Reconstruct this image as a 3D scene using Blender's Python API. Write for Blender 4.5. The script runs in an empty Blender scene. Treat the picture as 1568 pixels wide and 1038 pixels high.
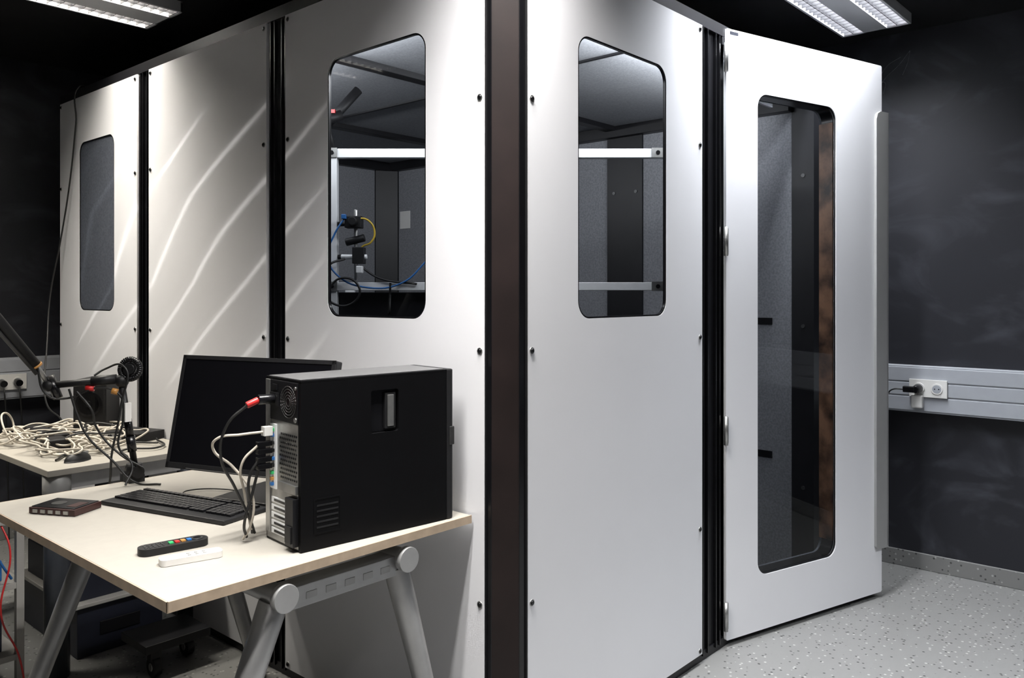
import bpy, bmesh, math, random
from mathutils import Matrix, Vector
random.seed(7)
S = bpy.context.scene
COL = S.collection
S.view_settings.view_transform = 'Standard'

# ---------------------------------------------------------------- materials
def mat(name, col, rough=0.5, metal=0.0, noise=0.0, nscale=20, bump=0.0, bscale=200, spec=0.5, col2=None, coat=0.0):
    m = bpy.data.materials.new(name); m.use_nodes = True
    nt = m.node_tree; b = nt.nodes['Principled BSDF']
    c = (*col, 1)
    b.inputs['Base Color'].default_value = c
    b.inputs['Roughness'].default_value = rough
    b.inputs['Metallic'].default_value = metal
    b.inputs['Specular IOR Level'].default_value = spec
    b.inputs['Coat Weight'].default_value = coat
    tc = nt.nodes.new('ShaderNodeTexCoord')
    if noise > 0:
        n = nt.nodes.new('ShaderNodeTexNoise'); n.inputs['Scale'].default_value = nscale; n.inputs['Detail'].default_value = 5
        nt.links.new(tc.outputs['Object'], n.inputs['Vector'])
        r = nt.nodes.new('ShaderNodeValToRGB')
        r.color_ramp.elements[0].position = 0.35; r.color_ramp.elements[1].position = 0.65
        k = col2 if col2 else tuple(min(1, x * (1 + noise)) for x in col)
        r.color_ramp.elements[0].color = (*(col if col2 else [x * (1 - noise) for x in col]), 1)
        r.color_ramp.elements[1].color = (*k, 1)
        nt.links.new(n.outputs['Fac'], r.inputs['Fac']); nt.links.new(r.outputs['Color'], b.inputs['Base Color'])
    if bump > 0:
        n2 = nt.nodes.new('ShaderNodeTexNoise'); n2.inputs['Scale'].default_value = bscale; n2.inputs['Detail'].default_value = 3
        nt.links.new(tc.outputs['Object'], n2.inputs['Vector'])
        bp = nt.nodes.new('ShaderNodeBump'); bp.inputs['Strength'].default_value = bump; bp.inputs['Distance'].default_value = 0.002
        nt.links.new(n2.outputs['Fac'], bp.inputs['Height']); nt.links.new(bp.outputs['Normal'], b.inputs['Normal'])
    return m

M_white = mat('panel_white', (0.73, 0.73, 0.755), 0.40, noise=0.01, nscale=3, bump=0.015, bscale=500)
M_black = mat('frame_black', (0.006, 0.006, 0.0075), 0.4, noise=0.2, nscale=8, spec=.35)
M_brown = mat('post_brown_black', (0.013, 0.0085, 0.008), 0.45, noise=0.2, nscale=6, spec=.25)
M_blackg = mat('gloss_black', (0.005, 0.005, 0.006), 0.25, noise=0.1, spec=.4)
M_plastic = mat('black_plastic', (0.008, 0.008, 0.009), 0.5, noise=0.15, nscale=60, bump=0.1, bscale=600, spec=.35)
M_pcside = mat('pc_black_paint', (0.002, 0.002, 0.0025), 0.5, bump=0.05, bscale=900, noise=0.1, spec=.12)
M_pctop = mat('pc_top_reflection', (0.09, 0.09, 0.092), 0.35, noise=0.05, spec=.5)  # black top; the light it reflects is put into this grey
M_maroon = mat('maroon_plastic', (0.030, 0.010, 0.009), 0.4, noise=0.1)
M_screen = mat('screen_black', (0.003, 0.003, 0.004), 0.3, noise=0.05, spec=.25)
M_steel = mat('galvanised_steel', (0.40, 0.40, 0.39), 0.35, 0.9, noise=0.12, nscale=30)
M_dsteel = mat('dark_steel', (0.08, 0.08, 0.08), 0.4, 0.8, noise=0.12, nscale=30)
M_alu = mat('aluminium', (0.80, 0.81, 0.82), 0.4, 0.15, noise=0.03)
M_tube = mat('silver_paint', (0.36, 0.36, 0.36), 0.36, 0.5, noise=0.05)
M_leg = mat('leg_metal_shaded', (0.05, 0.055, 0.065), 0.4, 0.4, noise=0.05)  # grey leg; shade under the desk is put into this dark colour
M_desk = mat('desk_laminate', (0.325, 0.305, 0.27), 0.5, noise=0.02, nscale=40)
M_edge = mat('beech_edge', (0.40, 0.31, 0.225), 0.5, noise=0.1, nscale=25)
M_felt = mat('grey_felt', (0.20, 0.205, 0.22), 0.95, noise=0.16, nscale=110, bump=0.4, bscale=300, spec=0.1)
M_feltd = mat('dark_felt', (0.10, 0.107, 0.12), 0.95, noise=0.2, nscale=120, bump=0.4, bscale=300, spec=0.1)
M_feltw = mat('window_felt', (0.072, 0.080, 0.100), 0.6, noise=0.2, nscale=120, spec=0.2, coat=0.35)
M_feltc = mat('ceiling_felt', (0.34, 0.35, 0.37), 0.95, noise=0.10, nscale=110, bump=0.4, bscale=300, spec=0.1)
M_floorin = mat('booth_carpet', (0.02, 0.02, 0.023), 0.95, noise=0.3, nscale=200)
M_sealrefl = mat('brown_seal_reflections', (0.03, 0.015, 0.010), 0.35, noise=1, nscale=9, col2=(0.36, 0.19, 0.11))  # brown jamb lining; lighter patches are reflections painted in as noise
M_trunk = mat('trunking_grey', (0.33, 0.345, 0.375), 0.45, noise=0.02)
M_wplastic = mat('white_plastic', (0.66, 0.65, 0.63), 0.4, noise=0.02)
M_beige = mat('beige_cable', (0.46, 0.42, 0.36), 0.5, noise=0.06)
M_cblack = mat('black_cable', (0.008, 0.008, 0.008), 0.45, noise=0.1)
M_blue = mat('blue_cable', (0.02, 0.12, 0.35), 0.4, noise=0.05)
M_yel = mat('yellow_cable', (0.55, 0.38, 0.04), 0.4, noise=0.05)
M_red = mat('red_plastic', (0.5, 0.02, 0.02), 0.4, noise=0.05)
M_green = mat('green_plastic', (0.03, 0.4, 0.12), 0.4, noise=0.05)
M_orange = mat('orange_plastic', (0.42, 0.2, 0.05), 0.4, noise=0.05)
M_grey = mat('handle_grey', (0.32, 0.32, 0.315), 0.45, 0.2, noise=0.02)
M_fix = mat('fixture_white', (0.6, 0.61, 0.64), 0.35, noise=0.01)
M_louv = mat('louvre_dark_mirror', (0.009, 0.009, 0.010), 0.5, 0.0, noise=0.01, spec=.06)
M_box = mat('navy_crate', (0.010, 0.012, 0.022), 0.5, noise=0.1)
M_shelf = mat('shelf_offwhite', (0.32, 0.31, 0.29), 0.5, noise=0.03)
M_chalk = mat('chalk', (0.12, 0.12, 0.13), 0.9, noise=0.3, nscale=80)

def glass(name, tint):
    m = bpy.data.materials.new(name); m.use_nodes = True
    nt = m.node_tree; nt.nodes.clear()
    o = nt.nodes.new('ShaderNodeOutputMaterial'); mx = nt.nodes.new('ShaderNodeMixShader')
    t = nt.nodes.new('ShaderNodeBsdfTransparent'); g = nt.nodes.new('ShaderNodeBsdfGlossy'); f = nt.nodes.new('ShaderNodeFresnel')
    t.inputs['Color'].default_value = (*tint, 1); g.inputs['Roughness'].default_value = 0.01; f.inputs['IOR'].default_value = 1.45
    nt.links.new(f.outputs[0], mx.inputs[0]); nt.links.new(t.outputs[0], mx.inputs[1]); nt.links.new(g.outputs[0], mx.inputs[2])
    nt.links.new(mx.outputs[0], o.inputs[0]); return m
M_glass = glass('window_glass', (0.90, 0.92, 0.94))

def wall_mat(name, base, hi, lo_pos=0.50):
    m = bpy.data.materials.new(name); m.use_nodes = True
    nt = m.node_tree; b = nt.nodes['Principled BSDF']
    tc = nt.nodes.new('ShaderNodeTexCoord')
    mp = nt.nodes.new('ShaderNodeMapping'); mp.inputs['Scale'].default_value = (1, 1, 1.4)
    n = nt.nodes.new('ShaderNodeTexNoise'); n.inputs['Scale'].default_value = 1.6; n.inputs['Detail'].default_value = 9
    n.inputs['Distortion'].default_value = 3.5
    r = nt.nodes.new('ShaderNodeValToRGB')
    r.color_ramp.elements[0].position = lo_pos; r.color_ramp.elements[0].color = (*base, 1)
    r.color_ramp.elements[1].position = 0.80; r.color_ramp.elements[1].color = (*hi, 1)
    nt.links.new(tc.outputs['Object'], mp.inputs['Vector']); nt.links.new(mp.outputs[0], n.inputs['Vector'])
    nt.links.new(n.outputs['Fac'], r.inputs['Fac']); nt.links.new(r.outputs['Color'], b.inputs['Base Color'])
    b.inputs['Roughness'].default_value = 0.5; b.inputs['Specular IOR Level'].default_value = .4
    return m
M_wall = wall_mat('black_wall_paint', (0.013, 0.0135, 0.018), (0.040, 0.042, 0.052))
M_ceil = wall_mat('black_ceiling', (0.008, 0.008, 0.009), (0.013, 0.013, 0.015))

def floor_mat():
    m = bpy.data.materials.new('speckled_vinyl'); m.use_nodes = True
    nt = m.node_tree; b = nt.nodes['Principled BSDF']
    tc = nt.nodes.new('ShaderNodeTexCoord')
    v = nt.nodes.new('ShaderNodeTexVoronoi'); v.inputs['Scale'].default_value = 50
    r = nt.nodes.new('ShaderNodeValToRGB'); r.color_ramp.elements[0].position = 0.18; r.color_ramp.elements[1].position = 0.28
    r.color_ramp.elements[0].color = (0, 0, 0, 1); r.color_ramp.elements[1].color = (1, 1, 1, 1)
    nt.links.new(tc.outputs['Object'], v.inputs['Vector']); nt.links.new(v.outputs['Distance'], r.inputs['Fac'])
    r2 = nt.nodes.new('ShaderNodeValToRGB'); r2.color_ramp.interpolation = 'CONSTANT'
    e = r2.color_ramp.elements; e[0].color = (0.045, 0.045, 0.045, 1); e[1].position = 0.45; e[1].color = (0.17, 0.17, 0.165, 1)
    e2 = e.new(0.62); e2.color = (0.33, 0.33, 0.315, 1)
    nt.links.new(v.outputs['Color'], r2.inputs['Fac'])
    mx = nt.nodes.new('ShaderNodeMix'); mx.data_type = 'RGBA'
    nt.links.new(r.outputs['Color'], mx.inputs[0]); nt.links.new(r2.outputs['Color'], mx.inputs[6])
    mx.inputs[7].default_value = (0.172, 0.172, 0.168, 1)
    nt.links.new(mx.outputs[2], b.inputs['Base Color'])
    b.inputs['Roughness'].default_value = 0.4
    return m
M_floor = floor_mat()

# ---------------------------------------------------------------- helpers
def empty(name, M=None):
    o = bpy.data.objects.new(name, None); COL.objects.link(o); o.empty_display_size = 0.05
    if M is not None: o.matrix_world = M
    return o

class MB:
    def __init__(s): s.bm = bmesh.new(); s.mats = []
    def mi(s, m):
        if m not in s.mats: s.mats.append(m)
        return s.mats.index(m)
    def box(s, lo, hi, m, M=None):
        c = [(a + b) / 2 for a, b in zip(lo, hi)]; d = [abs(b - a) for a, b in zip(lo, hi)]
        X = Matrix.Translation(c) @ Matrix.Diagonal((*d, 1))
        if M is not None: X = M @ X
        r = bmesh.ops.create_cube(s.bm, size=1, matrix=X)
        i = s.mi(m)
        for f in {f for v in r['verts'] for f in v.link_faces}: f.material_index = i
        return s
    def cyl(s, p0, p1, r0, m, r1=None, seg=24):
        p0 = Vector(p0); p1 = Vector(p1); d = p1 - p0
        if r1 is None: r1 = r0
        X = Matrix.Translation((p0 + p1) / 2) @ d.to_track_quat('Z', 'Y').to_matrix().to_4x4()
        r = bmesh.ops.create_cone(s.bm, cap_ends=True, segments=seg, radius1=r0, radius2=r1, depth=d.length, matrix=X)
        i = s.mi(m)
        for f in {f for v in r['verts'] for f in v.link_faces}:
            f.material_index = i
            if len(f.verts) == 4: f.smooth = True
        return s
    def sph(s, p, r, m, sc=(1, 1, 1)):
        X = Matrix.Translation(p) @ Matrix.Diagonal((*sc, 1))
        q = bmesh.ops.create_uvsphere(s.bm, u_segments=20, v_segments=12, radius=r, matrix=X)
        i = s.mi(m)
        for f in {f for v in q['verts'] for f in v.link_faces}: f.material_index = i; f.smooth = True
        return s
    def prism(s, pts, z0, z1, m):
        a = [s.bm.verts.new((x, y, z0)) for x, y in pts]; b = [s.bm.verts.new((x, y, z1)) for x, y in pts]
        n = len(pts); fs = [s.bm.faces.new(a[::-1]), s.bm.faces.new(b)]
        for i in range(n): fs.append(s.bm.faces.new((a[i], a[(i + 1) % n], b[(i + 1) % n], b[i])))
        i = s.mi(m)
        for f in fs: f.material_index = i
        return s
    def done(s, name, parent=None, bevel=0):
        bmesh.ops.recalc_face_normals(s.bm, faces=s.bm.faces)
        me = bpy.data.meshes.new(name); s.bm.to_mesh(me); s.bm.free()
        for m in s.mats: me.materials.append(m)
        o = bpy.data.objects.new(name, me); COL.objects.link(o)
        if parent: o.parent = parent
        if bevel:
            b = o.modifiers.new('bevel', 'BEVEL'); b.width = bevel; b.segments = 2; b.limit_method = 'ANGLE'
        return o

def box(name, lo, hi, m, parent=None, bevel=0):
    return MB().box(lo, hi, m).done(name, parent, bevel)

def rrect(x0, y0, x1, y1, r, n=8):
    pts = []
    for cx, cy, a0 in ((x1 - r, y1 - r, 0), (x0 + r, y1 - r, 90), (x0 + r, y0 + r, 180), (x1 - r, y0 + r, 270)):
        for i in range(n + 1):
            a = math.radians(a0 + 90 * i / n); pts.append((cx + r * math.cos(a), cy + r * math.sin(a)))
    return pts

def sheet(name, outer, holes, thick, M, m, parent=None, bevel=0):
    """flat plate from 2-D outlines (local xy), thickness towards -local z; local z=0 is the outer face"""
    cu = bpy.data.curves.new(name, 'CURVE'); cu.dimensions = '2D'; cu.fill_mode = 'BOTH'
    for loop in [outer] + holes:
        sp = cu.splines.new('POLY'); sp.points.add(len(loop) - 1); sp.use_cyclic_u = True
        for p, q in zip(sp.points, loop): p.co = (q[0], q[1], 0, 1)
    cu.extrude = thick / 2
    tmp = bpy.data.objects.new('tmp', cu); COL.objects.link(tmp)
    dg = bpy.context.evaluated_depsgraph_get(); dg.update()
    me = bpy.data.meshes.new_from_object(tmp.evaluated_get(dg))
    bpy.data.objects.remove(tmp)
    me.transform(M @ Matrix.Translation((0, 0, -thick / 2)))
    me.materials.clear(); me.materials.append(m)
    o = bpy.data.objects.new(name, me); COL.objects.link(o)
    if parent: o.parent = parent
    if bevel:
        b = o.modifiers.new('bevel', 'BEVEL'); b.width = bevel; b.segments = 2; b.limit_method = 'ANGLE'
    return o

def tube(name, lines, r, m, parent=None, smooth=True):
    cu = bpy.data.curves.new(name, 'CURVE'); cu.dimensions = '3D'; cu.bevel_depth = r; cu.bevel_resolution = 3; cu.resolution_u = 10
    cu.use_fill_caps = True
    for pts in lines:
        if smooth:
            sp = cu.splines.new('BEZIER'); sp.bezier_points.add(len(pts) - 1)
            for p, q in zip(sp.bezier_points, pts):
                p.co = q; p.handle_left_type = p.handle_right_type = 'AUTO'
        else:
            sp = cu.splines.new('POLY'); sp.points.add(len(pts) - 1)
            for p, q in zip(sp.points, pts): p.co = (*q, 1)
    cu.materials.append(m)
    o = bpy.data.objects.new(name, cu); COL.objects.link(o)
    if parent: o.parent = parent
    return o

def basis(o, u, v, w):
    return Matrix(((u[0], v[0], w[0], o[0]), (u[1], v[1], w[1], o[1]), (u[2], v[2], w[2], o[2]), (0, 0, 0, 1)))

# ---------------------------------------------------------------- room
XW, YW, XL, YF, ZC = 2.72, 3.62, -3.3, -3.2, 2.65
box('floor', (XL - .1, YF - .1, -.1), (XW + .1, YW + .1, 0), M_floor)
box('ceiling', (XL - .1, YF - .1, ZC), (XW + .1, YW + .1, ZC + .1), M_ceil)
box('wall_right', (XW, YF - .1, 0), (XW + .1, YW + .1, ZC), M_wall)
box('wall_back', (XL, YW, 0), (XW, YW + .1, ZC), M_wall)
box('wall_left', (XL - .1, YF - .1, 0), (XL, YW + .1, ZC), M_wall)
box('wall_front', (XL, YF - .1, 0), (XW, YF, ZC), M_wall)
box('baseboard_right', (XW - .012, YF, 0), (XW, YW, .08), M_floor, bevel=.003)
box('baseboard_back', (XL, YW - .012, 0), (XW - .012, YW, .08), M_floor, bevel=.003)
xw = XW - .0012
tube('chalk_marks', [[(xw, -.10, 2.40), (xw, -.13, 2.44), (xw, -.19, 2.49), (xw, -.245, 2.555)], [(xw, -.245, 2.555), (xw, -.235, 2.50), (xw, -.21, 2.44)],
                     [(xw, -.09, 2.43), (xw, -.14, 2.50), (xw, -.20, 2.53)], [(xw, -.06, 2.35), (xw, -.12, 2.42), (xw, -.12, 2.36)]], .0012, M_chalk)

def socket(mb, P, u, n, k):
    """k schuko inserts on frame"""
    w = .08
    U = Vector(u); N = Vector(n); P = Vector(P); Z = Vector((0, 0, 1))
    M = basis(P, U, Z, N)
    mb.box((-w * k / 2 - .004, -.042, 0), (w * k / 2 + .004, .042, .010), M_wplastic, M)
    for i in range(k):
        cx = (i - (k - 1) / 2) * w
        mb.cyl(M @ Vector((cx, 0, .009)), M @ Vector((cx, 0, .013)), .026, M_wplastic)
        mb.cyl(M @ Vector((cx, 0, .012)), M @ Vector((cx, 0, .0135)), .020, M_trunk)
        for dx in (-.009, .009):
            mb.cyl(M @ Vector((cx + dx, 0, .013)), M @ Vector((cx + dx, 0, .0142)), .003, M_black, seg=10)

mb = MB(); mb.box((XW - .059, YF + .01, .775), (XW - .001, YW - .07, 1.0), M_trunk)
for a, b in ((.925, .992), (.857, .918), (.783, .85)): mb.box((XW - .063, YF + .01, a), (XW - .058, YW - .07, b), M_trunk)
mb.done('cable_trunking_1', None, .002)  # cable trunking along the right wall
mb = MB(); mb.box((XL + .01, YW - .059, .775), (XW - .07, YW - .001, 1.0), M_trunk)
for a, b in ((.925, .992), (.783, .918)): mb.box((XL + .01, YW - .063, a), (XW - .07, YW - .058, b), M_trunk)
mb.done('cable_trunking_2', None, .002)  # cable trunking along the back wall

E = empty('power_socket')
mb = MB(); socket(mb, (XW - .064, -.345, .895), (0, -1, 0), (-1, 0, 0), 2); mb.done('faceplate', E, .002)
mb = MB(); mb.cyl((XW - .078, -.305, .895), (XW - .12, -.30, .89), .022, M_blackg, r1=.018)
mb.box((XW - .125, -.30, .875), (XW - .10, -.245, .905), M_blackg)
mb.done('plug_black', E, .004)
tube('plug_cable', [[(XW - .11, -.25, .888), (XW - .12, -.20, .885), (XW - .09, -.16, .84), (XW - .08, -.12, .76), (XW - .05, -.08, .6)]], .0035, M_cblack, E)
mb = MB(); mb.box((XW - .10, -.325, .80), (XW - .064, -.275, .862), M_wplastic); mb.done('plug_white', E, .006)
E = empty('wall_outlet')
mb = MB(); socket(mb, (-.14, YW - .064, .87), (1, 0, 0), (0, -1, 0), 3)
for cx in (-.14, -.065):
    mb.cyl((cx, YW - .078, .87), (cx, YW - .12, .865), .018, M_blackg)
mb.done('faceplate', E, .002)
tube('socket_cables', [[(cx, YW - .11, .86), (cx, YW - .13, .8), (cx + .02, YW - .1, .5), (cx + .03, YW - .1, .02)] for cx in (-.14, -.065)], .004, M_cblack, E)

# ---------------------------------------------------------------- ceiling lights
def fixture(x0, x1, y0, y1, power, colr=(0.93, 0.96, 1.0)):
    e = empty('fluorescent_ceiling_light')
    zb = 2.60
    mb = MB()
    mb.box((x0, y0, zb + .04), (x1, y1, ZC), M_fix)
    mb.box((x0, y0, zb), (x0 + .012, y1, zb + .045), M_fix).box((x1 - .012, y0, zb), (x1, y1, zb + .045), M_fix)
    mb.box((x0, y0, zb), (x1, y0 + .012, zb + .045), M_fix).box((x0, y1 - .012, zb), (x1, y1, zb + .045), M_fix)
    cw = .092
    mb.box((x0, y0 + .012 + cw, zb), (x1, y1 - .012 - cw, zb + .045), M_fix)
    mb.done('housing', e, .002)
    lv = MB()
    for a in (y0 + .012, y1 - .012 - cw):
        n = int((x1 - x0 - .03) / .042)
        for i in range(n + 1):
            x = x0 + .014 + i * (x1 - x0 - .03) / n
            lv.box((x, a, zb + .003), (x + .003, a + cw, zb + .030), M_louv)
        for k in (.5,):
            lv.box((x0 + .012, a + cw * k, zb + .003), (x1 - .012, a + cw * k + .003, zb + .030), M_louv)
        L = bpy.data.lights.new('tube_lamp', 'AREA'); L.shape = 'RECTANGLE'; L.size = x1 - x0 - .04; L.size_y = .07
        L.energy = power; L.color = colr
        o = bpy.data.objects.new('tube_lamp', L); COL.objects.link(o); o.location = ((x0 + x1) / 2, a + cw / 2, zb + .036); o.parent = e
    lv.done('louvre', e)
PW = 86
fixture(.95, 2.44, -.33, -.015, PW * 1.1)
fixture(-1.35, .13, 2.05, 2.40, PW * .8, (1.0, .94, .83))
fixture(-1.35, .13, -.33, -.015, PW * 1.25, (1.0, .975, .94))
fixture(-2.9, -1.6, -2.3, -1.98, PW * 1.1, (1.0, .97, .93))
fixture(.2, 1.7, -2.3, -1.98, PW * 1.1)

# ---------------------------------------------------------------- booth
BX, BY = 2.25, 3.13
IX, IY = 2.12, 3.0
ZT = 2.33; ZB = .037
B = empty('soundproof_booth')
Zv = (0, 0, 1)
MR = basis((0, 0, 0), (1, 0, 0), Zv, (0, -1, 0))     # right face : local x = X
ML = basis((0, 0, 0), (0, -1, 0), Zv, (-1, 0, 0))    # left face  : local x = -Y
WZ0, WZ1 = 1.276, 2.125

def face_panel(tag, M, a, b, win, filled=False, g=.15):
    outer = [(a, ZB), (b, ZB), (b, ZT), (a, ZT)]
    Off = lambda d: M @ Matrix.Translation((0, 0, -d))
    if win:
        h = rrect(win[0], win[2], win[1], win[3], .055); h2 = rrect(win[0] + .005, win[2] + .005, win[1] - .005, win[3] - .005, .05)
        h3 = rrect(win[0] - g, win[2] - .08, win[1] + g, win[3] + .045, .05)
        sheet('panel_' + tag, outer, [h], .008, M, M_white, B, .001)
        if filled:
            sheet('core_' + tag, outer, [], .07, Off(.026), M_black, B)
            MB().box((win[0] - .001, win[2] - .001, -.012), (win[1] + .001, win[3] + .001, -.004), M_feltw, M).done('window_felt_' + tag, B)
            sheet('window_gasket_' + tag, h, [h2], .003, Off(.0005), M_blackg, B)
        else:
            sheet('core_' + tag, outer, [h3], .075, Off(.020), M_black, B)
            sheet('lining_' + tag, outer, [h3], .004, Off(.0955), M_feltd, B)
            sheet('window_gasket_' + tag, h, [h2], .006, Off(.001), M_blackg, B)
            sheet('window_frit_' + tag, rrect(win[0] - g - .01, win[2] - .09, win[1] + g + .01, win[3] + .055, .05), [h2], .0015, Off(.0085), M_blackg, B)
            bm = bmesh.new(); vs = [bm.verts.new(Off(.007) @ Vector((x, y, 0))) for x, y in h2]; bm.faces.new(vs)
            me = bpy.data.meshes.new('window_glass_' + tag); bm.to_mesh(me); bm.free(); me.materials.append(M_glass)
            o = bpy.data.objects.new('window_glass_' + tag, me); COL.objects.link(o); o.parent = B
    else:
        sheet('panel_' + tag, outer, [], .012, M, M_white, B, .001)
        sheet('core_' + tag, outer, [], .087, Off(.013), M_felt, B)
    # bolts
    mb = MB()
    for x in (a + .017, b - .017):
        for z in (.053, .495, 1.193, 1.891, 2.312):
            mb.cyl(M @ Vector((x, z, -.001)), M @ Vector((x, z, .002)), .0095, M_steel, seg=20)
            mb.cyl(M @ Vector((x, z, .002)), M @ Vector((x, z, .005)), .0075, M_blackg, r1=.005, seg=16)
    mb.done('bolts_' + tag, B)

face_panel('front', MR, .089, 1.07, (.319, .819, WZ0, WZ1), g=.18)
face_panel('side_near', ML, -1.045, -.08, (-.796, -.317, WZ0, WZ1), g=.15)
face_panel('side_mid', ML, -2.10, -1.166, None)
face_panel('side_far', ML, -3.11, -2.215, (-2.857, -2.454, 1.27, 2.10), True)

# corner post with chamfer
mb = MB()
mb.prism([(.006, .079), (.006, .058), (.058, .006), (.088, .006), (.1, .1)], .02, ZT, M_brown)
mb.prism([(.004, .0785), (.004, .060), (.02, .05), (.02, .0785)], .02, ZT, M_blackg)
mb.prism([(.0785 + .009, .004), (.0785 + .009, .02), (.05, .02), (.060, .004)], .02, ZT, M_blackg)
mb.prism([(-.001, .0775), (-.001, .0745), (.006, .0745), (.006, .0775)], .02, ZT, M_plastic)
mb.prism([(.0835, -.001), (.0865, -.001), (.0865, .006), (.0835, .006)], .02, ZT, M_plastic)
mb.done('corner_post', B)
# intermediate posts
def post(tag, M, a, b):
    mb = MB()
    mb.box((a, .02, -.1), (b, ZT, -.018), M_black, M)
    w = b - a
    for k in (.12, .34, .72, .9):
        mb.box((a + w * k - .003, .02, -.02), (a + w * k + .003, ZT, -.006), M_blackg, M)
    mb.done('post_' + tag, B)
post('side_a', ML, -1.165, -1.046)
post('side_b', ML, -2.214, -2.101)
post('side_c', ML, -3.13, -3.111)
post('front_a', MR, 1.071, 1.235)
mb = MB()
mb.box((.012, .012, 0.001), (BX, BY, ZB - .002), M_black)
mb.done('plinth', B)
mb = MB()
mb.box((.006, .006, ZT + .002), (BX, BY, ZT + .045), M_black)
mb.done('top_cap', B)
box('ceiling_slab', (.1, .1, 2.26), (IX, IY, ZT), M_feltc, B)
box('booth_floor', (.1, .1, ZB), (IX, IY, ZB + .01), M_floorin, B)
mb = MB()
for y in (1.10, 2.15): mb.box((.1, y - .03, 2.235), (IX, y + .03, 2.262), M_black)
for x in (.95,): mb.box((x - .008, .1, 2.252), (x + .008, IY, 2.262), M_black)
mb.box((IX - .05, .1, 2.20), (IX, IY, 2.26), M_black)
mb.box((.1, IY - .05, 2.20), (IX, IY, 2.26), M_black)
mb.done('ceiling_beams', B, .002)
box('outer_shell_end', (BX - .012, .1, ZB), (BX, BY, ZT), M_white, B)
box('outer_shell_rear', (.02, BY - .012, ZB), (BX - .012, BY, ZT), M_white, B)
mb = MB()
mb.box((IX, .1, ZB), (BX - .012, BY - .012, ZT), M_felt).box((.1, IY, ZB), (IX, BY - .012, ZT), M_felt)
mb.done('wall_lining', B)
mb = MB()
mb.box((IX - .012, .92, ZB), (IX + .001, 1.145, 2.2), M_black).box((IX - .012, 2.0, ZB), (IX + .001, 2.16, 2.2), M_black)
mb.prism([(IX, IY), (IX - .14, IY), (IX - .14, IY - .01), (IX - .01, IY - .09), (IX, IY - .09)], ZB, 2.2, M_black)
mb.box((IX - .002, .0, ZB), (BX, .105, ZT), M_black)
for z in (.45, 1.2, 1.9):
    for y in (.96, 1.1): mb.cyl((IX - .012, y, z), (IX - .016, y, z), .009, M_dsteel, seg=12)
    mb.cyl((IX - .002, .05, z), (IX - .006, .05, z), .009, M_dsteel, seg=12)
for z in (1.22, .585):
    mb.box((IX - .004, .20, z - .016), (IX + .001, .285, z + .016), M_blackg)
mb.box((IX - .006, 2.79, 1.80), (IX, 2.89, 1.92), M_wplastic)
mb.done('inner_posts', B)
box('door_header', (1.236, .006, 2.30), (BX, .1, ZT), M_black, B)
# fill lights added to brighten the booth interior, hidden above the windows
for tag, lo, hi, loc, sz in (('front', (.3, .101, 2.185), (1.9, .113, 2.215), (1.1, .116, 2.20), 1.5),
                             ('side', (.101, .4, 2.185), (.113, 2.8, 2.215), (.116, 1.6, 2.20), 2.3)):
    box('fill_housing_' + tag, lo, hi, M_fix, B)
    la = bpy.data.lights.new('fill_light_' + tag, 'AREA'); la.shape = 'RECTANGLE'; la.size = sz; la.size_y = .03; la.energy = 16; la.color = (.95, .97, 1)
    o = bpy.data.objects.new('fill_light_' + tag, la); COL.objects.link(o); o.location = loc; o.parent = B
    if tag == 'front':   # local x along world X, emit (-Z) towards +Y and slightly up
        w_ = Vector((0, -1, -.18)).normalized(); u_ = Vector((1, 0, 0))
    else:
        w_ = Vector((-1, 0, -.18)).normalized(); u_ = Vector((0, -1, 0))
    v_ = w_.cross(u_)
    o.rotation_euler = Matrix((u_, v_, w_)).transposed().to_euler()

# ---------------------------------------------------------------- door (open ~16 deg)
ang = math.radians(-16.2)
D = empty('door_1', Matrix.Translation((1.257, 0, 0)) @ Matrix.Rotation(ang, 4, 'Z'))
MD = basis((0, 0, 0), (1, 0, 0), Zv, (0, -1, 0))
DW, DZ0, DZ1 = .98, .025, 2.365
hole = rrect(.175, .24, .66, 2.14, .055); hole2 = rrect(.179, .244, .656, 2.136, .052)
od = rrect(0, DZ0, DW, DZ1, .008, 3)
sheet('door_skin', od, [hole], .014, MD, M_white, D, .002)
sheet('door_core', rrect(.004, DZ0 + .004, DW - .004, DZ1 - .004, .008, 3), [hole2], .055, MD @ Matrix.Translation((0, 0, -.0145)), M_blackg, D)
sheet('door_back', rrect(.002, DZ0 + .002, DW - .002, DZ1 - .002, .008, 3), [hole2], .010, MD @ Matrix.Translation((0, 0, -.07)), M_feltd, D)
sheet('door_gasket', hole, [hole2], .006, MD @ Matrix.Translation((0, 0, -.003)), M_blackg, D)
box('window_side_seal', (.6515, .012, .30), (.657, .079, 2.08), M_sealrefl, D)
bm = bmesh.new(); vs = [bm.verts.new((x, .010, y)) for x, y in hole2]; bm.faces.new(vs)
me = bpy.data.meshes.new('door_glass'); bm.to_mesh(me); bm.free(); me.materials.append(M_glass)
o = bpy.data.objects.new('door_glass', me); COL.objects.link(o); o.parent = D
# long edge pull
hp = [(.925, .235), (.935, .222), (1.012, .222), (1.012, 2.158), (.955, 2.158), (.935, 2.148), (.925, 2.12)]
sheet('edge_pull', hp, [], .012, MD @ Matrix.Translation((0, 0, .012)), M_grey, D, .003)
box('pull_return', (1.0, -.012, .23), (1.012, .06, 2.15), M_grey, D, .002)
mb = MB()
for z in (.123, .83, 1.55, 2.25):
    mb.cyl((-.012, -.010, z - .055), (-.012, -.010, z + .055), .008, M_steel)
    mb.box((-.012, -.008, z - .05), (.004, -.001, z + .05), M_steel)
mb.done('hinges', D)
box('maker_label', (.02, -.0008, 2.345), (.065, 0, 2.357), M_box, D)

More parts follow.
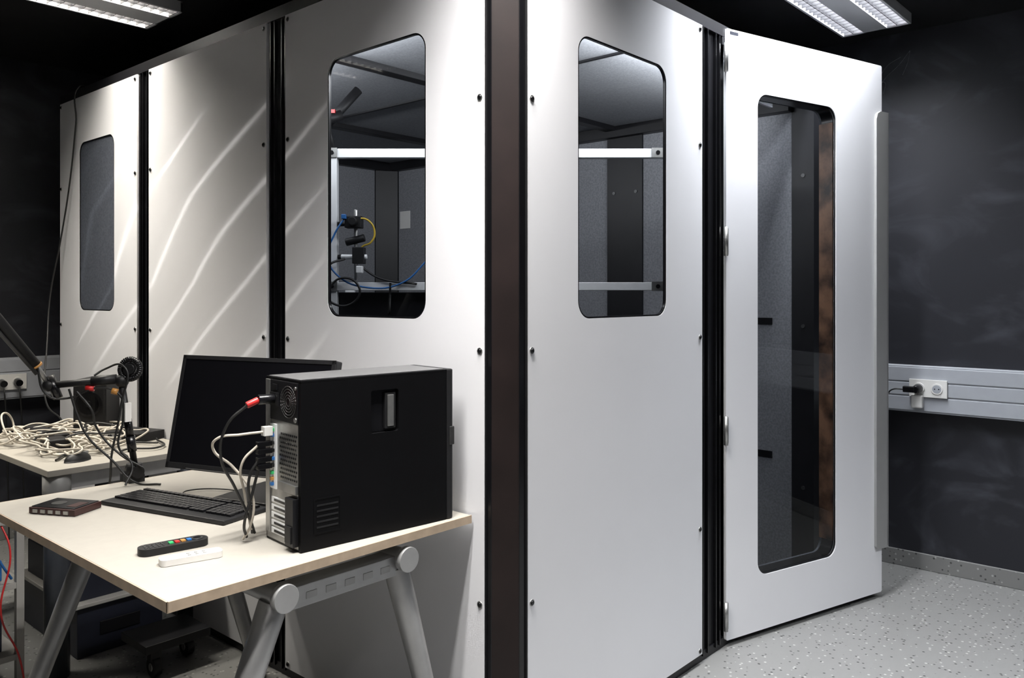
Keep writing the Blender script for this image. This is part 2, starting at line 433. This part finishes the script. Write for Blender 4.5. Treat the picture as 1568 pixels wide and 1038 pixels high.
# ---------------------------------------------------------------- aluminium rig inside the booth
cR = Vector((.663, -.748, 0)); cF = Vector((.748, .663, 0))
R = empty('aluminium_equipment_frame', basis((.478, 1.42, ZB + .01), cR, cF, Zv) )
mb = MB()
mb.box((-.02, -.02, 0), (.02, .02, 1.91), M_alu).box((1.44, -.02, 0), (1.48, .02, 1.91), M_alu)
mb.box((-.02, -.02, 1.88), (1.48, .02, 1.918), M_alu).box((-.02, -.02, 1.318), (1.48, .02, 1.352), M_alu)
mb.box((-.02, .35, 0), (.02, .39, 1.32), M_alu).box((-.02, -.02, .1), (.02, .39, .14), M_alu)
mb.done('profiles', R, .002)
mb = MB()
for z in (1.90, 1.335):
    mb.box((1.352, -.028, z - .02), (1.404, -.018, z + .02), M_steel).cyl((1.378, -.028, z), (1.378, -.032, z), .009, M_blackg, seg=12)
    mb.box((-.022, -.028, z - .02), (.022, -.018, z + .02), M_steel).cyl((0, -.028, z), (0, -.032, z), .009, M_blackg, seg=12)
mb.done('brackets', R)
box('equipment_case', (-.0, .03, .15), (.46, .34, 1.31), M_black, R, .005)
mb = MB()
mb.box((.06, -.06, 1.58), (.13, 0, 1.63), M_plastic).cyl((.10, -.06, 1.605), (.10, -.10, 1.605), .018, M_plastic)
mb.box((.09, -.05, 1.43), (.14, 0, 1.50), M_plastic).cyl((.04, -.03, 1.46), (.15, -.03, 1.46), .010, M_alu)
mb.cyl((.10, -.02, 1.36), (.10, -.02, 1.66), .008, M_steel)
mb.cyl((.06, -.03, 1.52), (.14, -.03, 1.54), .016, M_plastic).box((.11, -.07, 1.39), (.135, -.03, 1.42), M_alu)
mb.cyl((.02, 0, 1.60), (.10, -.02, 1.60), .01, M_plastic).cyl((.02, 0, 1.46), (.10, -.02, 1.46), .01, M_plastic)
mb.box((.05, -.08, 1.615), (.07, -.06, 1.635), M_blue)
mb.done('camera_rig', R, .003)
tube('cable_yellow', [[(.10, -.05, 1.62), (.16, -.06, 1.61), (.185, -.05, 1.56), (.17, -.05, 1.52), (.13, -.04, 1.50), (.12, -.04, 1.48)]], .004, M_yel, R)
tube('cable_blue', [[(.06, -.06, 1.62), (.02, -.07, 1.55), (-.01, -.06, 1.46), (.03, -.05, 1.38), (.15, -.04, 1.33), (.30, -.04, 1.35), (.39, -.04, 1.43), (.46, -.04, 1.52)]], .004, M_blue, R)
tube('cable_black', [[(.06, -.05, 1.45), (0, -.09, 1.42), (-.03, -.08, 1.34), (.02, -.06, 1.26), (.10, -.05, 1.27), (.12, -.05, 1.33), (.05, -.06, 1.37), (-.02, -.07, 1.30)],
                     [(.12, -.03, 1.42), (.2, -.03, 1.37), (.36, -.03, 1.345)], [(.25, -.05, 1.30), (.245, -.045, 1.22), (.25, -.04, 1.35)]], .005, M_cblack, R)
mb = MB()
mb.cyl((-.04, -.02, 2.0), (.10, .04, 2.18), .02, M_plastic).cyl((-.06, -.06, 2.02), (.04, -.02, 2.06), .022, M_plastic)
mb.cyl((0, 0, 1.9), (-.03, -.02, 2.05), .015, M_plastic).box((.0, -.06, 2.06), (.02, -.04, 2.075), M_red)
mb.done('articulated_arm', R)

# ---------------------------------------------------------------- desk 1 (trestle)
K = empty('trestle_desk')
mb = MB(); mb.box((-.868, .122, .718), (-.012, 1.248, .74), M_desk); mb.done('top', K, .0015)
mb = MB()
mb.box((-.871, .119, .7175), (-.868, 1.251, .7395), M_edge).box((-.871, .119, .7175), (-.010, .122, .7395), M_edge).box((-.871, 1.248, .7175), (-.010, 1.251, .7395), M_edge)
mb.done('edge_band', K)
mb = MB()
for X in (-.60, -.24):
    mb.cyl((X, .115, .672), (X, .135, .672), .032, M_tube).cyl((X, .135, .672), (X, 1.20, .672), .024, M_tube)
    mb.cyl((X, 1.20, .672), (X, 1.22, .672), .032, M_tube)
for Y in (.17, 1.13):
    mb.box((-.60, Y - .025, .630), (-.24, Y + .035, .680), M_tube)
    for k in range(5): mb.box((-.53 + k * .055, Y - .0265, .645), (-.50 + k * .055, Y - .024, .662), M_grey)
    for X, XF in ((-.60, -.85), (-.24, -.06)):
        mb.cyl((X, Y, .65), (XF, Y, .03), .034, M_tube, r1=.022)
        mb.cyl((XF - .0, Y, .001), (XF, Y, .03), .026, M_plastic)
mb.done('trestles', K, .002)

# ---------------------------------------------------------------- desk 2
K2 = empty('side_desk')
mb = MB(); mb.box((-.578, 1.60, .718), (-.012, 2.5, .74), M_desk); mb.done('top', K2, .002)
mb = MB()
mb.cyl((-.53, 1.655, .001), (-.53, 1.655, .717), .042, M_leg).cyl((-.53, 1.655, .63), (-.53, 1.655, .7165), .046, M_grey)  # one leg: plain grey at the top, shade painted in below
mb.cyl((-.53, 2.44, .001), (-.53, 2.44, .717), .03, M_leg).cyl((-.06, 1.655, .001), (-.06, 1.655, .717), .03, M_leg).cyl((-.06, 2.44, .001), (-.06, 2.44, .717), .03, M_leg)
mb.box((-.53, 1.64, .66), (-.06, 1.67, .71), M_tube).box((-.53, 2.42, .66), (-.06, 2.45, .71), M_tube)
mb.done('legs', K2)

# ---------------------------------------------------------------- PC tower
P = empty('computer_tower', Matrix.Translation((-.520, .181, .741)) @ Matrix.Rotation(math.radians(-5.8), 4, 'Z'))
L_, W_, H_ = .455, .175, .405
rec = rrect(.194, .258, .277, .366, .006, 3)
MS = basis((0, 0, 0), (1, 0, 0), Zv, (0, -1, 0))
box('chassis', (.004, .014, .006), (L_ - .02, W_ - .003, H_ - .006), M_steel, P)
sheet('side_cover', rrect(.0, .0, L_ - .022, H_ - .006, .003, 2), [rec], .012, MS, M_pcside, P, .001)
mb = MB()
mb.box((.0, .0, H_ - .006), (L_ - .02, W_, H_), M_pcside).box((.0, W_ - .003, 0), (L_ - .02, W_, H_), M_pcside).box((0, 0.012, 0), (L_ - .02, W_, .006), M_pcside)
mb.done('cover', P, .001)
box('front_bezel', (L_ - .021, -.001, 0), (L_, W_ + .001, H_ + .001), M_plastic, P, .004)
box('bezel_latch', (L_ - .012, -.003, .20), (L_ + .004, .01, .25), M_dsteel, P, .002)
mb = MB()
mb.box((.195, .011, .259), (.276, .0138, .365), M_blackg)
mb.box((.238, .003, .266), (.270, .0112, .358), M_plastic).box((.244, -.001, .272), (.262, .0032, .352), M_steel)
mb.done('latch_recess', P, .001)
sheet('vent_emboss', rrect(.034, .036, .108, .122, .004, 3), [rrect(.038, .040, .104, .118, .003, 3)], .001, MS @ Matrix.Translation((0, 0, .0008)), M_pcside, P)
mb = MB()
for i in range(5):
    mb.box((.042, -.0008, .050 + i * .013), (.100, 0, .054 + i * .013), M_plastic)
mb.done('vent_slots', P)
box('top_rim', (.004, .010, H_), (L_ - .024, W_ - .006, H_ + .0015), M_pctop, P, .001)
# rear details (x = 0 plane, y from 0 near to .175)
mb = MB()
mb.box((.0, .012, .0), (.005, W_ - .003, .30), M_steel)
mb.box((-.002, .012, .300), (.004, W_ - .012, .398), M_black)
mb.box((-.004, .15, .02), (.004, .172, .398), M_steel)
mb.done('rear_plate', P, .001)
mb = MB()
for i in range(5):   # psu fan rings
    r = .010 + i * .007
    n = 28
    for k in range(n):
        a0 = 2 * math.pi * k / n; a1 = 2 * math.pi * (k + 1) / n
        mb.cyl((-.004, .055 + r * math.cos(a0), .350 + r * math.sin(a0)), (-.004, .055 + r * math.cos(a1), .350 + r * math.sin(a1)), .0009, M_dsteel, seg=5)
mb.box((-.006, .105, .335), (.0, .145, .368), M_plastic)
mb.box((-.005, .112, .375), (0, .135, .388), M_black)
mb.cyl((-.002, .02, .31), (-.005, .02, .31), .006, M_steel, seg=12).cyl((-.002, .02, .385), (-.005, .02, .385), .004, M_steel, seg=12)
mb.done('psu_grille', P)
mb = MB()
for r in range(11):
    for c in range(9):
        y = .020 + c * .0095 + (r % 2) * .0047; z = .165 + r * .0105
        mb.cyl((.0, y, z), (-.0012, y, z), .0030, M_blackg, seg=6)
mb.done('fan_grille', P)
mb = MB()
mb.box((-.003, .118, .13), (.001, .150, .29), M_alu)
for z, m, w in ((.275, M_green, .012), (.262, M_blue, .012), (.243, M_plastic, .014), (.225, M_blackg, .016), (.205, M_blue, .018), (.188, M_plastic, .016), (.17, M_green, .01), (.155, M_orange, .01), (.142, M_blue, .01)):
    mb.box((-.010, .134 - w / 2, z - .004), (-.002, .134 + w / 2, z + .004), m)
for i in range(5):
    z = .02 + i * .019
    mb.box((-.002, .065, z), (.001, .145, z + .014), M_alu).box((-.003, .075, z + .004), (-.001, .13, z + .010), M_blackg)
mb.box((-.014, .012, .012), (.0, .052, .125), M_black).box((-.018, .018, .02), (-.012, .046, .06), M_plastic)
mb.box((-.008, .012, .135), (0, .10, .155), M_steel)
mb.done('ports_and_slots', P, .0008)
mb = MB()
mb.cyl((-.006, .125, .352), (-.045, .128, .352), .012, M_blackg).cyl((-.045, .128, .352), (-.072, .132, .341), .008, M_red)
for z, y in ((.243, .134), (.205, .134), (.188, .134), (.225, .134)):
    mb.box((-.045, y - .008, z - .006), (-.008, y + .008, z + .006), M_blackg)
mb.box((-.03, .124, .262), (-.008, .144, .285), M_wplastic)
mb.done('plugs', P, .001)
tube('cables_black', [[(-.07, .131, .342), (-.11, .15, .30), (-.12, .17, .22), (-.085, .17, .14), (-.05, .165, .06), (-.02, .2, .01)],
                      [(-.04, .134, .205), (-.06, .14, .17), (-.055, .15, .09), (-.04, .17, .02)],
                      [(-.04, .134, .188), (-.05, .145, .13), (-.07, .15, .05), (-.05, .18, .01)]], .0035, M_cblack, P)
tube('cables_white', [[(-.03, .134, .272), (-.08, .145, .270), (-.13, .17, .262), (-.13, .19, .235), (-.09, .17, .19), (-.05, .15, .12), (-.05, .16, .04), (-.06, .18, .006)],
                      [(-.04, .134, .243), (-.075, .15, .2), (-.06, .17, .12), (-.045, .165, .03)]], .0032, M_beige, P)

# ---------------------------------------------------------------- monitor
u = Vector((.312, -.95, 0)).normalized()
nrm = Vector((u.y, -u.x, 0))       # outward (towards -X)
up = Vector((-nrm.x * math.sin(math.radians(12.5)), -nrm.y * math.sin(math.radians(12.5)), math.cos(math.radians(12.5))))
nn = u.cross(up)
MO = empty('computer_monitor', basis((-.426, .933, 1.165), u, up, nn))
mb = MB(); mb.box((0, -.335, -.032), (.555, 0, -.002), M_plastic); mb.done('housing', MO, .004)
mb = MB(); mb.box((.012, -.318, -.003), (.543, -.012, .0005), M_screen)
mb.box((0, -.335, -.002), (.012, 0, .002), M_plastic).box((.543, -.335, -.002), (.555, 0, .002), M_plastic).box((0, -.012, -.002), (.555, 0, .002), M_plastic).box((0, -.335, -.002), (.555, -.318, .002), M_plastic)
mb.box((.08, -.333, .002), (.46, -.331, .003), M_steel)
mb.done('screen_bezel', MO, .001)
cen = Vector((-.426, .933, 0)) + u * .2775 - nrm * .10
MS2 = empty('stand'); MS2.parent = MO; MS2.matrix_parent_inverse = MO.matrix_world.inverted()
MS2.matrix_basis = basis((cen.x, cen.y, .741), u, nrm, Zv)
mb = MB(); mb.box((-.14, -.10, 0), (.14, .13, .012), M_plastic); mb.done('base', MS2, .005)
mb = MB(); mb.box((-.045, -.055, .01), (.045, -.02, .30), M_plastic).cyl((0, -.02, .27), (0, .045, .27), .035, M_plastic); mb.done('neck', MS2, .004)

# ---------------------------------------------------------------- keyboard
ku = Vector((.257, -.966, 0)).normalized(); kv = Vector((-ku.y, ku.x, 0))
KB = empty('computer_keyboard', basis((-.503, .785, .741), ku, kv, Zv))
mb = MB()
mb.prism([(-.242, -.083), (.242, -.083), (.242, .083), (-.242, .083)], 0, .012, M_plastic); mb.done('case', KB, .003)
mb = MB()
rows = [(.060, .015), (.034, .016), (.016, .016), (-.002, .016), (-.020, .016), (-.038, .016)]
for ri, (y, h) in enumerate(rows):
    x = -.230
    while x < .226:
        w = .0165
        if ri == 5 and -.14 < x < -.04: w = .105
        if .058 < x < .068 or .122 < x < .132: x += .008
        if x + w > .232: break
        mb.box((x, y - h / 2, .011), (x + w, y + h / 2, .0185), M_blackg); x += w + .0022
mb.done('keys', KB, .001)
tube('keyboard_cable', [[(-.1, .078, .008), (-.13, .14, .006), (-.05, .2, .005), (.05, .19, .005), (.15, .16, .005)]], .002, M_cblack, KB)

# ---------------------------------------------------------------- remotes
def frame_on(p0, p1, z):
    a = Vector((*p0, 0)); b = Vector((*p1, 0)); uu = (b - a).normalized(); vv = Vector((-uu.y, uu.x, 0)); c = (a + b) / 2
    return basis((c.x, c.y, z), uu, vv, Zv), (b - a).length
Mx, ln = frame_on((-.777, .450), (-.627, .425), .741)
RC = empty('remote_control', Mx)
sheet('body', rrect(-.08, -.024, .08, .024, .022), [], .016, Matrix.Translation((0, 0, .016)), M_plastic, RC, .004)
mb = MB()
for i, m in enumerate((M_green, M_red, M_orange, M_blue)):
    mb.box((-.012 + i * .014, -.010 + .0 * i, .0155), (-.002 + i * .014, .004, .019), m)
for i in range(5):
    for j in range(3): mb.cyl((-.065 + i * .010, -.011 + j * .011, .0155), (-.065 + i * .010, -.011 + j * .011, .0175), .0028, M_dsteel, seg=10)
mb.cyl((.055, 0, .0155), (.055, 0, .018), .014, M_dsteel).cyl((.055, 0, .018), (.055, 0, .0185), .009, M_blackg)
mb.done('buttons', RC)
Mx, ln = frame_on((-.778, .345), (-.650, .312), .741)
RC = empty('remote_control', Mx)
sheet('body', rrect(-.068, -.019, .068, .019, .012), [], .014, Matrix.Translation((0, 0, .014)), M_wplastic, RC, .003)
mb = MB()
for i in range(3):
    for j in range(2): mb.cyl((-.005 + i * .017, -.007 + j * .014, .0135), (-.005 + i * .017, -.007 + j * .014, .016), .0038, M_grey, seg=10)
mb.box((-.055, -.008, .0135), (-.028, .008, .0148), M_trunk)
mb.done('buttons', RC)

# external drive
Mx, ln = frame_on((-.775, 1.075), (-.70, .935), .741)
HD = empty('hard_drive', Mx)
mb = MB(); mb.box((-.075, -.05, 0), (.075, .052, .018), M_maroon).box((-.07, -.046, .018), (.07, .048, .0205), M_blackg); mb.done('body', HD, .002)
mb = MB()
for i in range(5): mb.box((-.06 + i * .025, -.053, .004), (-.045 + i * .025, -.049, .013), M_steel)
mb.cyl((-.02, 0, .0205), (-.02, 0, .0212), .02, M_dsteel).box((.03, -.03, .0205), (.06, .02, .0212), M_maroon)
mb.done('connectors', HD)

# mouse
MU = MB(); MU.sph((0, 0, .0), .03, M_plastic, (1.0, 1.75, 1.1))
bmesh.ops.bisect_plane(MU.bm, geom=MU.bm.verts[:] + MU.bm.edges[:] + MU.bm.faces[:], plane_co=(0, 0, 0), plane_no=(0, 0, -1), clear_outer=True)
MU.box((-.002, -.045, .02), (.002, -.02, .030), M_grey)
o = MU.done('computer_mouse'); o.location = (-.44, 1.71, .741); o.rotation_euler = (0, 0, 1.9)

# ---------------------------------------------------------------- mic boom arm
A = empty('microphone_boom_arm')
mb = MB()
mb.box((-.475, 1.20, .741), (-.425, 1.252, .765), M_plastic).box((-.475, 1.254, .67), (-.425, 1.27, .765), M_plastic).box((-.475, 1.20, .68), (-.425, 1.27, .69), M_plastic)
mb.cyl((-.45, 1.22, .765), (-.45, 1.22, .80), .024, M_plastic).cyl((-.45, 1.22, .60), (-.45, 1.22, .70), .006, M_steel)
mb.cyl((-.45, 1.19, .775), (-.45, 1.25, .775), .02, M_blackg)
mb.cyl((-.45, 1.22, .80), (-.487, 1.227, 1.06), .010, M_plastic)
mb.cyl((-.456, 1.221, .84), (-.463, 1.222, .89), .014, M_blackg)
mb.cyl((-.463, 1.222, .89), (-.470, 1.224, .945), .0125, M_blackg)
mb.box((-.488, 1.200, .94), (-.468, 1.212, 1.00), M_wplastic)
mb.sph((-.487, 1.227, 1.07), .022, M_plastic)
mb.cyl((-.487, 1.227, 1.075), (-.661, 1.349, 1.061), .011, M_plastic)
mb.cyl((-.50, 1.236, 1.076), (-.56, 1.278, 1.071), .016, M_plastic)
mb.sph((-.661, 1.349, 1.061), .02, M_plastic).cyl((-.64, 1.33, 1.02), (-.66, 1.35, 1.09), .014, M_blackg)
mb.cyl((-.661, 1.349, 1.061), (-.72, 1.350, 1.16), .009, M_steel)
mb.cyl((-.70, 1.350, 1.125), (-.96, 1.38, 1.50), .018, M_plastic)
mb.cyl((-.70, 1.338, 1.10), (-.97, 1.37, 1.46), .006, M_dsteel)
mb.cyl((-.696, 1.350, 1.122), (-.70, 1.350, 1.128), .019, M_orange)
mb.cyl((-.96, 1.38, 1.50), (-1.02, 1.39, 1.44), .03, M_blackg)
mb.done('arm', A)
c0 = Vector((-.470, 1.205, 1.108)); ax = Vector((-.75, -.62, .1)).normalized(); Q = ax.to_track_quat('Z', 'Y').to_matrix().to_4x4()
mb = MB()
n = 32
for r, rr in ((.032, .009), (.020, .006)):
    for k in range(n):
        a0 = 2 * math.pi * k / n; a1 = 2 * math.pi * (k + 1.15) / n
        p = Matrix.Translation(c0) @ Q
        mb.cyl(p @ Vector((r * math.cos(a0), r * math.sin(a0), 0)), p @ Vector((r * math.cos(a1), r * math.sin(a1), 0)), rr, M_blackg, seg=10)
mb.cyl(c0 - ax * .035, c0 + ax * .012, .017, M_plastic)
mb.done('shock_mount', A)
tube('arm_cables', [[(-.70, 1.34, 1.13), (-.67, 1.33, 1.03), (-.62, 1.31, 1.02), (-.55, 1.26, 1.05), (-.50, 1.22, 1.03), (-.49, 1.21, .95), (-.50, 1.22, .86), (-.47, 1.19, .80), (-.50, 1.17, .745)],
                    [(-.56, 1.26, 1.09), (-.53, 1.25, 1.11), (-.49, 1.21, 1.12), (-.50, 1.2, 1.0), (-.52, 1.22, .85), (-.52, 1.28, .70), (-.6, 1.4, .6)],
                    [(-.62, 1.30, 1.05), (-.60, 1.28, .96), (-.58, 1.26, .90), (-.52, 1.22, .82), (-.47, 1.17, .75), (-.42, 1.10, .745)],
                    [(-.60, 1.29, 1.04), (-.57, 1.25, .98), (-.555, 1.26, .93), (-.50, 1.22, .84), (-.44, 1.18, .79)]], .0035, M_cblack, A)
mb = MB(); mb.cyl((-.575, 1.285, 1.05), (-.555, 1.27, 1.048), .009, M_red).cyl((-.515, 1.235, 1.04), (-.50, 1.225, 1.035), .010, M_orange); mb.done('cable_rings', A)

# ---------------------------------------------------------------- small speaker on side desk
SP = empty('desktop_speaker', Matrix.Translation((-.13, 2.33, .741)) @ Matrix.Rotation(math.radians(-45), 4, 'Z'))
mb = MB(); mb.box((-.07, -.07, 0), (.07, .09, .235), M_plastic); mb.done('cabinet', SP, .01)
mb = MB()
mb.cyl((0, -.070, .13), (0, -.074, .13), .056, M_blackg).cyl((0, -.074, .13), (0, -.060, .13), .046, M_plastic, r1=.02)
mb.cyl((0, -.071, .208), (0, -.075, .208), .018, M_dsteel).cyl((0, -.075, .13), (0, -.078, .13), .014, M_blackg)
mb.box((-.03, -.072, .02), (.03, -.0695, .05), M_blackg).cyl((.04, -.071, .03), (.04, -.078, .03), .006, M_red)
mb.done('drivers', SP)
NB = empty('audio_interface', Matrix.Translation((-.10, 2.02, .741)) @ Matrix.Rotation(.3, 4, 'Z'))
mb = MB(); mb.box((-.07, -.1, 0), (.07, .1, .035), M_plastic).box((-.072, -.09, .005), (-.07, .09, .03), M_grey)
for i in range(4): mb.cyl((-.072, -.07 + i * .04, .018), (-.082, -.07 + i * .04, .018), .008, M_blackg, seg=14)
mb.done('case', NB, .003)

# cable tangle on side desk
lines = []
for i in range(24):
    cx = random.uniform(-.50, -.10); cy = random.uniform(1.80, 2.38); rx = random.uniform(.05, .15); ry = random.uniform(.06, .17); ph = random.uniform(0, 6)
    pts = []
    for k in range(11):
        a = ph + k * .75
        rr = 1 + .25 * math.sin(3.1 * k + i)
        pts.append((max(-.56, min(-.05, cx + rx * rr * math.cos(a))), max(1.63, min(2.47, cy + ry * rr * math.sin(a))), .746 + random.uniform(0, .05)))
    lines.append(pts)
lines.append([(-.5, 2.2, .75), (-.52, 2.25, .82), (-.50, 2.32, .86), (-.46, 2.36, .84), (-.45, 2.33, .76)])
lines.append([(-.45, 2.1, .75), (-.49, 2.2, .80), (-.45, 2.3, .80), (-.40, 2.3, .76)])
tube('cable_tangle', lines, .0038, M_beige)
tube('black_cable_tangle', [[(-.5, 1.75, .746), (-.4, 1.85, .75), (-.3, 1.8, .755), (-.2, 1.9, .75), (-.1, 1.8, .75)], [(-.42, 1.75, .75), (-.45, 1.9, .75), (-.35, 2.0, .79), (-.25, 1.95, .79), (-.12, 2.0, .78)],
     [(-.3, 1.62, .746), (-.25, 1.75, .75), (-.15, 1.7, .75), (-.06, 1.9, .75)], [(-.5, 2.0, .78), (-.4, 2.1, .80), (-.3, 2.05, .79), (-.2, 2.2, .80), (-.1, 2.1, .78)]], .004, M_cblack)
PS = MB(); PS.box((-.40, 2.05, .741), (-.34, 2.40, .79), M_plastic)
PS.box((-.46, 1.93, .741), (-.38, 2.03, .79), M_plastic).done('power_adapter', None, .005)

# loose cable hanging over booth
tube('hanging_cable', [[(.05, 2.86, 2.382), (-.008, 2.84, 2.375), (-.012, 2.87, 2.2), (-.02, 2.93, 1.9), (-.03, 3.02, 1.62), (-.06, 3.07, 1.35), (-.10, 3.0, 1.1), (-.16, 2.85, .85), (-.2, 2.52, .77), (-.22, 2.45, .747)]], .004, M_cblack)

# ---------------------------------------------------------------- under-desk rack and crates
SH = empty('storage_rack')
mb = MB()
for x in (-.98, -.66):
    for y in (1.62, 2.2): mb.box((x - .012, y - .012, 0.001), (x + .012, y + .012, .62), M_shelf)
for z in (.12, .36, .58): mb.box((-.99, 1.61, z), (-.65, 2.21, z + .02), M_shelf)
mb.done('frame', SH, .001)
mb = MB(); mb.box((-.95, 1.66, .381), (-.70, 1.95, .45), M_blue).box((-.94, 1.66, .141), (-.70, 2.0, .26), M_box).box((-.93, 1.65, .601), (-.78, 1.8, .64), M_grey); mb.done('equipment', SH, .003)
tube('red_cable', [[(-.72, 1.63, .60), (-.70, 1.58, .5), (-.73, 1.57, .3), (-.68, 1.56, .15), (-.66, 1.55, .01)]], .003, M_red, SH)
tube('blue_wires', [[(-.80, 1.63, .62), (-.78, 1.58, .57), (-.72, 1.58, .45), (-.69, 1.6, .4)], [(-.85, 1.6, .62), (-.8, 1.57, .66), (-.7, 1.6, .63)]], .004, M_blue, SH)
C = empty('storage_crate')
mb = MB(); mb.box((-.43, 1.74, .001), (-.11, 2.30, .19), M_box).box((-.45, 1.72, .19), (-.10, 2.32, .205), M_shelf)
mb.box((-.35, 1.735, .07), (-.2, 1.74, .12), M_black).box((-.42, 1.76, .205), (-.14, 2.28, .34), M_box); mb.done('crate_body', C, .004)
mb = MB()
for x, y in ((-.30, 1.40), (-.14, 1.48)):
    mb.cyl((x - .014, y, .036), (x + .014, y, .036), .035, M_plastic).cyl((x - .016, y, .036), (x + .016, y, .036), .014, M_steel)
    mb.box((x - .02, y - .015, .06), (x + .02, y + .015, .09), M_plastic)
mb.box((-.34, 1.38, .09), (-.10, 1.58, .12), M_black)
mb.done('caster_dolly', None, .002)
tube('floor_cable', [[(-.7, .9, .006), (-.5, 1.1, .006), (-.35, 1.25, .006), (-.3, 1.0, .006), (-.1, .9, .006), (-.06, .6, .006)]], .004, M_cblack)

# ---------------------------------------------------------------- panel light streaks, drawn by an added point lamp with a node pattern
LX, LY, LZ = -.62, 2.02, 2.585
pl = bpy.data.lights.new('streak_pattern_lamp', 'POINT'); pl.energy = 25; pl.shadow_soft_size = 0.0; pl.color = (1, .97, .92)
po = bpy.data.objects.new('streak_pattern_lamp', pl); COL.objects.link(po); po.location = (LX, LY, LZ)
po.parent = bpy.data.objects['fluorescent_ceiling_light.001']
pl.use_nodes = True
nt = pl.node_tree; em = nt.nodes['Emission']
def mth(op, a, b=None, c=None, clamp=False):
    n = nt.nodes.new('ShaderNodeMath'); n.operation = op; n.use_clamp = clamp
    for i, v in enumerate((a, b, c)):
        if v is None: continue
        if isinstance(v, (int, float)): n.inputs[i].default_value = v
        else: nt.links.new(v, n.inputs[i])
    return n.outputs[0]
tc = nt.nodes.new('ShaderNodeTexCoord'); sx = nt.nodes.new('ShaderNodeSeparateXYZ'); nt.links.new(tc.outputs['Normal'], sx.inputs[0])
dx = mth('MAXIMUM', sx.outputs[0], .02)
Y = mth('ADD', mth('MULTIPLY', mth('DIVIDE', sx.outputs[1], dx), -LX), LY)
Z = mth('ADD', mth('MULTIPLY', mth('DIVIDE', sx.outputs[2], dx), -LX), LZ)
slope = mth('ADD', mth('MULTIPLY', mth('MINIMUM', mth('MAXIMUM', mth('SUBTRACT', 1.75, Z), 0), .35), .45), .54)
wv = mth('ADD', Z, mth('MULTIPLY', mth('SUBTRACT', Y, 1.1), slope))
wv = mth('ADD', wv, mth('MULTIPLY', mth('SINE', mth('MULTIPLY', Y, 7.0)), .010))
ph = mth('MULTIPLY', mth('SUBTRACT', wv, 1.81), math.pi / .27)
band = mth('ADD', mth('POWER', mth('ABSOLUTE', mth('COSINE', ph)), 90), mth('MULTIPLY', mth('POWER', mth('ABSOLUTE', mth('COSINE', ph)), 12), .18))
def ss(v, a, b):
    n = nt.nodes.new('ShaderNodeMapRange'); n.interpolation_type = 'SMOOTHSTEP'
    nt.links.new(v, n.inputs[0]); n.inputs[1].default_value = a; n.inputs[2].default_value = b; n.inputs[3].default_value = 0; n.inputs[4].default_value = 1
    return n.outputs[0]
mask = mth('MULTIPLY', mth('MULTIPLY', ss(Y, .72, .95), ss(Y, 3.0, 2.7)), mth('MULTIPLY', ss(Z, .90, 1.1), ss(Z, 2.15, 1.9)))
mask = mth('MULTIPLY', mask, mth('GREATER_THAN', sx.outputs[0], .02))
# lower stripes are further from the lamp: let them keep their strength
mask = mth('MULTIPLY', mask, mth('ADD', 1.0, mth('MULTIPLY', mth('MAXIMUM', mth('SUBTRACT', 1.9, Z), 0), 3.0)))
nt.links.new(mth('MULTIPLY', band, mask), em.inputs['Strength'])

# ---------------------------------------------------------------- camera
cam = bpy.data.cameras.new('camera'); co = bpy.data.objects.new('camera', cam); COL.objects.link(co)
co.location = (-1.635, -1.470, 1.35)
co.rotation_euler = (math.radians(90), 0, math.atan2(.663, .748) - math.pi / 2)
cam.sensor_fit = 'HORIZONTAL'; cam.sensor_width = 36; cam.lens = 28.9; cam.shift_y = -0.044
cam.clip_start = .02
S.camera = co
w = bpy.data.worlds.new('world'); S.world = w; w.use_nodes = True
w.node_tree.nodes['Background'].inputs[0].default_value = (.5, .55, .6, 1); w.node_tree.nodes['Background'].inputs[1].default_value = 0.05
